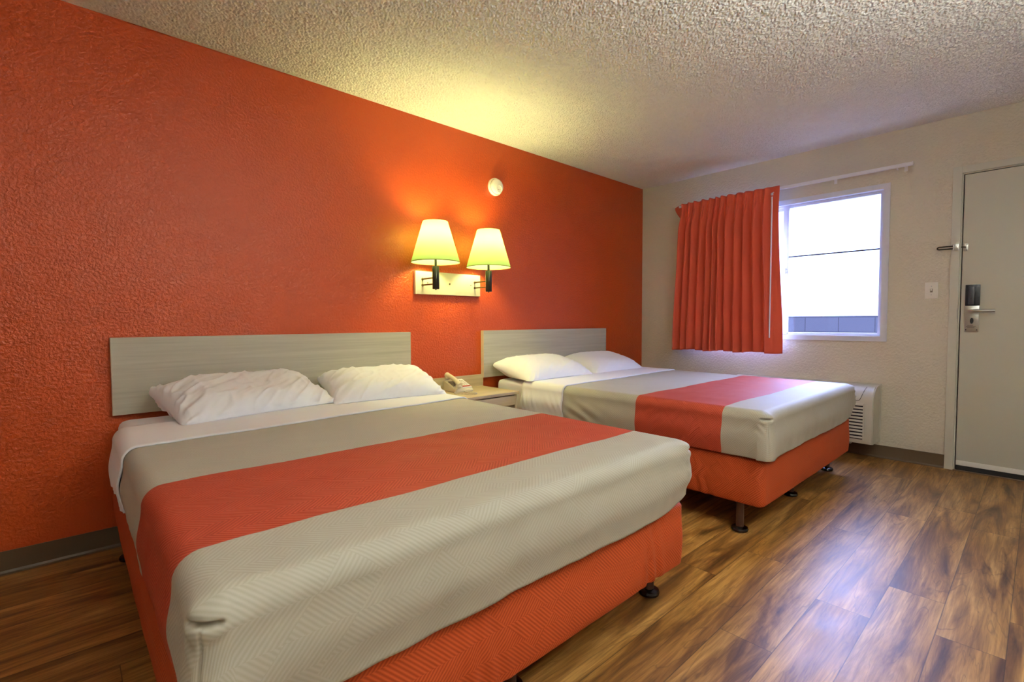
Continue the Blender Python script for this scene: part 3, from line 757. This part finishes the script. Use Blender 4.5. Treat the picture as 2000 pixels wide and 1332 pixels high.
    for pn, fs in sorted(groups.items()):
        bm = bmesh.new(); uvl = bm.loops.layers.uv.new('UVMap'); mp = {}
        for f in fs:
            for v in f:
                if v not in mp: mp[v] = bm.verts.new(verts[v])
            try: F_ = bm.faces.new([mp[v] for v in f])
            except ValueError: continue
            for lp, v in zip(F_.loops, f): lp[uvl].uv = uvs[v]
        o = ob(names[pn], bm, mats[pn], root, 0); out.append(o)
        nrm = sum(p.normal.z*p.area for p in o.data.polygons)
        if nrm < 0: o.data.flip_normals()
    return out
# bedspreads
def side_near(kind, x, Y, s, total):
    return 0
def side_far(kind, x, Y, s, total):
    if kind == 'L':
        m = math.exp(-((Y+.92)/.16)**2)*sm(.10, .2, s)
        return m*.007*math.sin((s*1.0+Y*.55)*2*PI/.085)
    if kind == 'F':
        m = sm(-1.1, -.7, x)*sm(.05, .1, s)*sm(.24, .12, s); return m*.003*math.sin((x+s*.3)*2*PI/.03)
    return 0
for cx, lab, seed, sf in ((-3.65, 'beige bedspread with an orange band on the nearer bed', 11, side_near), (-1.38, 'beige bedspread with an orange band on the farther bed by the window', 23, side_far)):
    r = thing('bedspread', (cx, -1.3, .62), lab, 'bedspread', 'beige and orange bedspreads')
    ps = drape(r, None, cx, seed, -.56, -2.055, True, 0.0, .388, [-1.335, -1.835], [M['beige'], M['stripe'], M['beige']], ['cloth_panel', 'band', 'cloth_panel'], side=sf)
    tag(ps[1], 'orange woven band across the bedspread')
# folded-back top sheets
def sl1(x): t = x+3.65; return -.02-.0-(.10*(.5-t/1.44)) if True else 0
def sd1(kind, x, Y, s, total):
    return .004*sm(.1, .25, s)*(1+math.sin(Y*2*PI/.06+s*8))
def sd2(kind, x, Y, s, total):
    if kind != 'L': return 0
    return sm(.05, .16, s)*(.006*(1+math.sin((Y*1.0+s*.25)*2*PI/.045))*sm(-.62, -.50, Y)+.005*(1+math.sin((Y+s*.5)*2*PI/.05))*sm(-.58, -.68, Y))
for cx, lab, seed, sl, sdf in ((-3.65, 'white top sheet folded back over the bedspread of the nearer bed', 11, sl1, sd1), (-1.38, 'white top sheet folded back over the bedspread of the farther bed', 23, lambda x: -.035-(.05*(.5-(x+1.38)/1.44)), sd2)):
    r = thing('top_sheet', (cx, -.6, .62), lab, 'sheet', 'white top sheets')
    ps = drape(r, None, cx, seed, -.40, -.70, False, .007, .40, [], [M['sheet']], ['fold'], slant=sl, side=sdf, step=.012)
    for p in ps:
        so = p.modifiers.new('thick', 'SOLIDIFY'); so.thickness = .006; so.offset = -1
# pillows
def pillow(cx, cy, L, W, T, rotz, tilt, label, seed, wrk, zrest=.624, roll_=0.0, ear=.075):
    bm = bmesh.new(); NU, NV = 150, 96; rows = {}
    Rm = Matrix.Rotation(rotz, 3, 'Z') @ Matrix.Rotation(tilt, 3, 'X') @ Matrix.Rotation(roll_, 3, 'Y')
    def P(u, v, sgn):
        # edges bow inward so the corners stick out
        cu_ = abs(u)**2.2; cv_ = abs(v)**2.2
        x = L/2*u*(1-ear*(1-v*v)*cu_) ; y = W/2*v*(1-ear*1.4*(1-u*u)*cv_)
        rr = (abs(u)**9+abs(v)**9); k = 1-.055*max(0, rr-1)
        x *= k; y *= k
        h = ((1-abs(u)**3.7)*(1-abs(v)**3.0))*(1-.35*abs(u*v)**2.5)
        h = max(h, 0)**.5*T/2
        if sgn < 0: h *= .75
        z = sgn*h
        if sgn > 0: z -= T*.06*math.exp(-((u-.1)**2+(v)**2)/.25)
        return Vector((x, y, z))
    U = [math.sin(PI/2*(-1+2*i/NU)) if False else (-1+2*i/NU) for i in range(NU+1)]
    def wr_(u, v, x, y):
        a = seed*1.7; e = max(abs(u), abs(v)); edge = sm(.35, .9, e)*sm(1.0, .93, e)
        q = fbm(x*3.2+y*5.0+a, (y*5.0-x*3.0)*3.8, seed)
        rdg = 1-abs(noise.noise(Vector((x*4+y*5+a, (y*6.5-x*6)*2.4, seed+.5))))*2.2
        rd2 = 1-abs(noise.noise(Vector((x*9+a, y*5, seed+4.5))))*2.4
        return wrk*sm(1.0, .93, e)*(.004*q+.009*max(0, rdg)**2*(.45+.55*edge)+.004*max(0, rd2)**2*(.4+.6*edge)-.003)
    def sp(t): return math.copysign(1-(1-abs(t))**1.35, t)
    pts = {}
    for s_ in (1, -1):
        for i in range(NU+1):
            for j in range(NV+1):
                if s_ < 0 and (i in (0, NU) or j in (0, NV)): pts[i, j, s_] = pts[i, j, 1]; continue
                u_, v_ = sp(-1+2*i/NU), sp(-1+2*j/NV); p = P(u_, v_, s_)
                if 0 < i < NU and 0 < j < NV:
                    e_ = .012; nn = (P(min(u_+e_, 1), v_, s_)-P(max(u_-e_, -1), v_, s_)).cross(P(u_, min(v_+e_, 1), s_)-P(u_, max(v_-e_, -1), s_)).normalized()*s_
                    p = p+nn*wr_(u_, v_, p.x, p.y+.3*p.z*s_)
                pts[i, j, s_] = Rm @ p
    lift = zrest - (min(p.z for p in pts.values())+T*.32)
    vs = {}
    for k, p in pts.items():
        if k[2] < 0 and (k[0] in (0, NU) or k[1] in (0, NV)): vs[k] = vs[k[0], k[1], 1]; continue
        z = p.z+lift; dz = z-zrest
        if dz < .012: z = zrest+.012*math.exp((dz-.012)/.012)   # settles on the sheet
        y = p.y+cy
        lim = -.045
        if y > lim-.04: y = lim-.04+.04*(1-math.exp(-(y-lim+.04)/.04))   # pressed against the headboard
        vs[k] = bm.verts.new((p.x+cx, y, z))
    for s_ in (1, -1):
        for i in range(NU):
            for j in range(NV):
                q = [vs[i, j, s_], vs[i+1, j, s_], vs[i+1, j+1, s_], vs[i, j+1, s_]]
                try: bm.faces.new(q if s_ > 0 else q[::-1])
                except ValueError: pass
    o = ob('pillow', bm, M['pillow'], None, 0); o['_b'] = [0, 0, 0]
    tag(o, label, 'pillow', 'white bed pillows'); return o
pillow(-3.895, -.275, .74, .44, .215, math.radians(11), math.radians(17), 'crumpled white pillow on the left side of the nearer bed', 1, 1.4)
pillow(-3.200, -.310, .66, .44, .20, math.radians(-8), math.radians(16), 'white pillow on the nearer bed beside the telephone', 5, .9)
pillow(-1.800, -.275, .74, .45, .215, math.radians(0), math.radians(15), 'plump smooth white pillow on the nightstand side of the farther bed', 9, .4)
pillow(-1.050, -.275, .70, .44, .20, math.radians(-1), math.radians(15), 'white pillow in the far right corner of the farther bed', 13, .3)

# ---- two unseen uplights added to light the ceiling, along the wall opposite the headboards
def fill_uplight(x, y, label, bulb):
    f = thing('added_fill_lamp', (x, y, 0), label, 'fill light', 'added fill uplights')
    lathe('base', (x, y, 0), (0, 0, 1), [(.13, 0), (.135, .008), (.12, .022), (.03, .034), (.014, .04)], M['bronze'], f, 36)
    lathe('pole', (x, y, .035), (0, 0, 1), [(.012, 0), (.012, 1.60), (.022, 1.62), (.022, 1.66)], M['bronze'], f, 20)
    lathe('bowl', (x, y, 1.66), (0, 0, 1), [(.02, .0), (.08, .012), (.15, .045), (.19, .095), (.187, .097), (.147, .052), (.08, .02), (.02, .01)], M['bronze'], f, 44)
    lathe('bulb', (x, y, 1.685), (0, 0, 1), [(.02, 0), (.12, .014), (.13, .022), (.12, .03), (.02, .036)], M[bulb], f, 32)  # glowing disc, the added light that brightens the ceiling
fill_uplight(-3.3, -3.62, 'bronze uplight added as unseen fill by the wall opposite the nearer bed', 'fill_glow')
fill_uplight(-5.9, -3.45, 'dim bronze uplight added as unseen fill behind the camera', 'fill_glow2')

for o in bpy.data.objects:
    if '_b' in o: del o['_b']
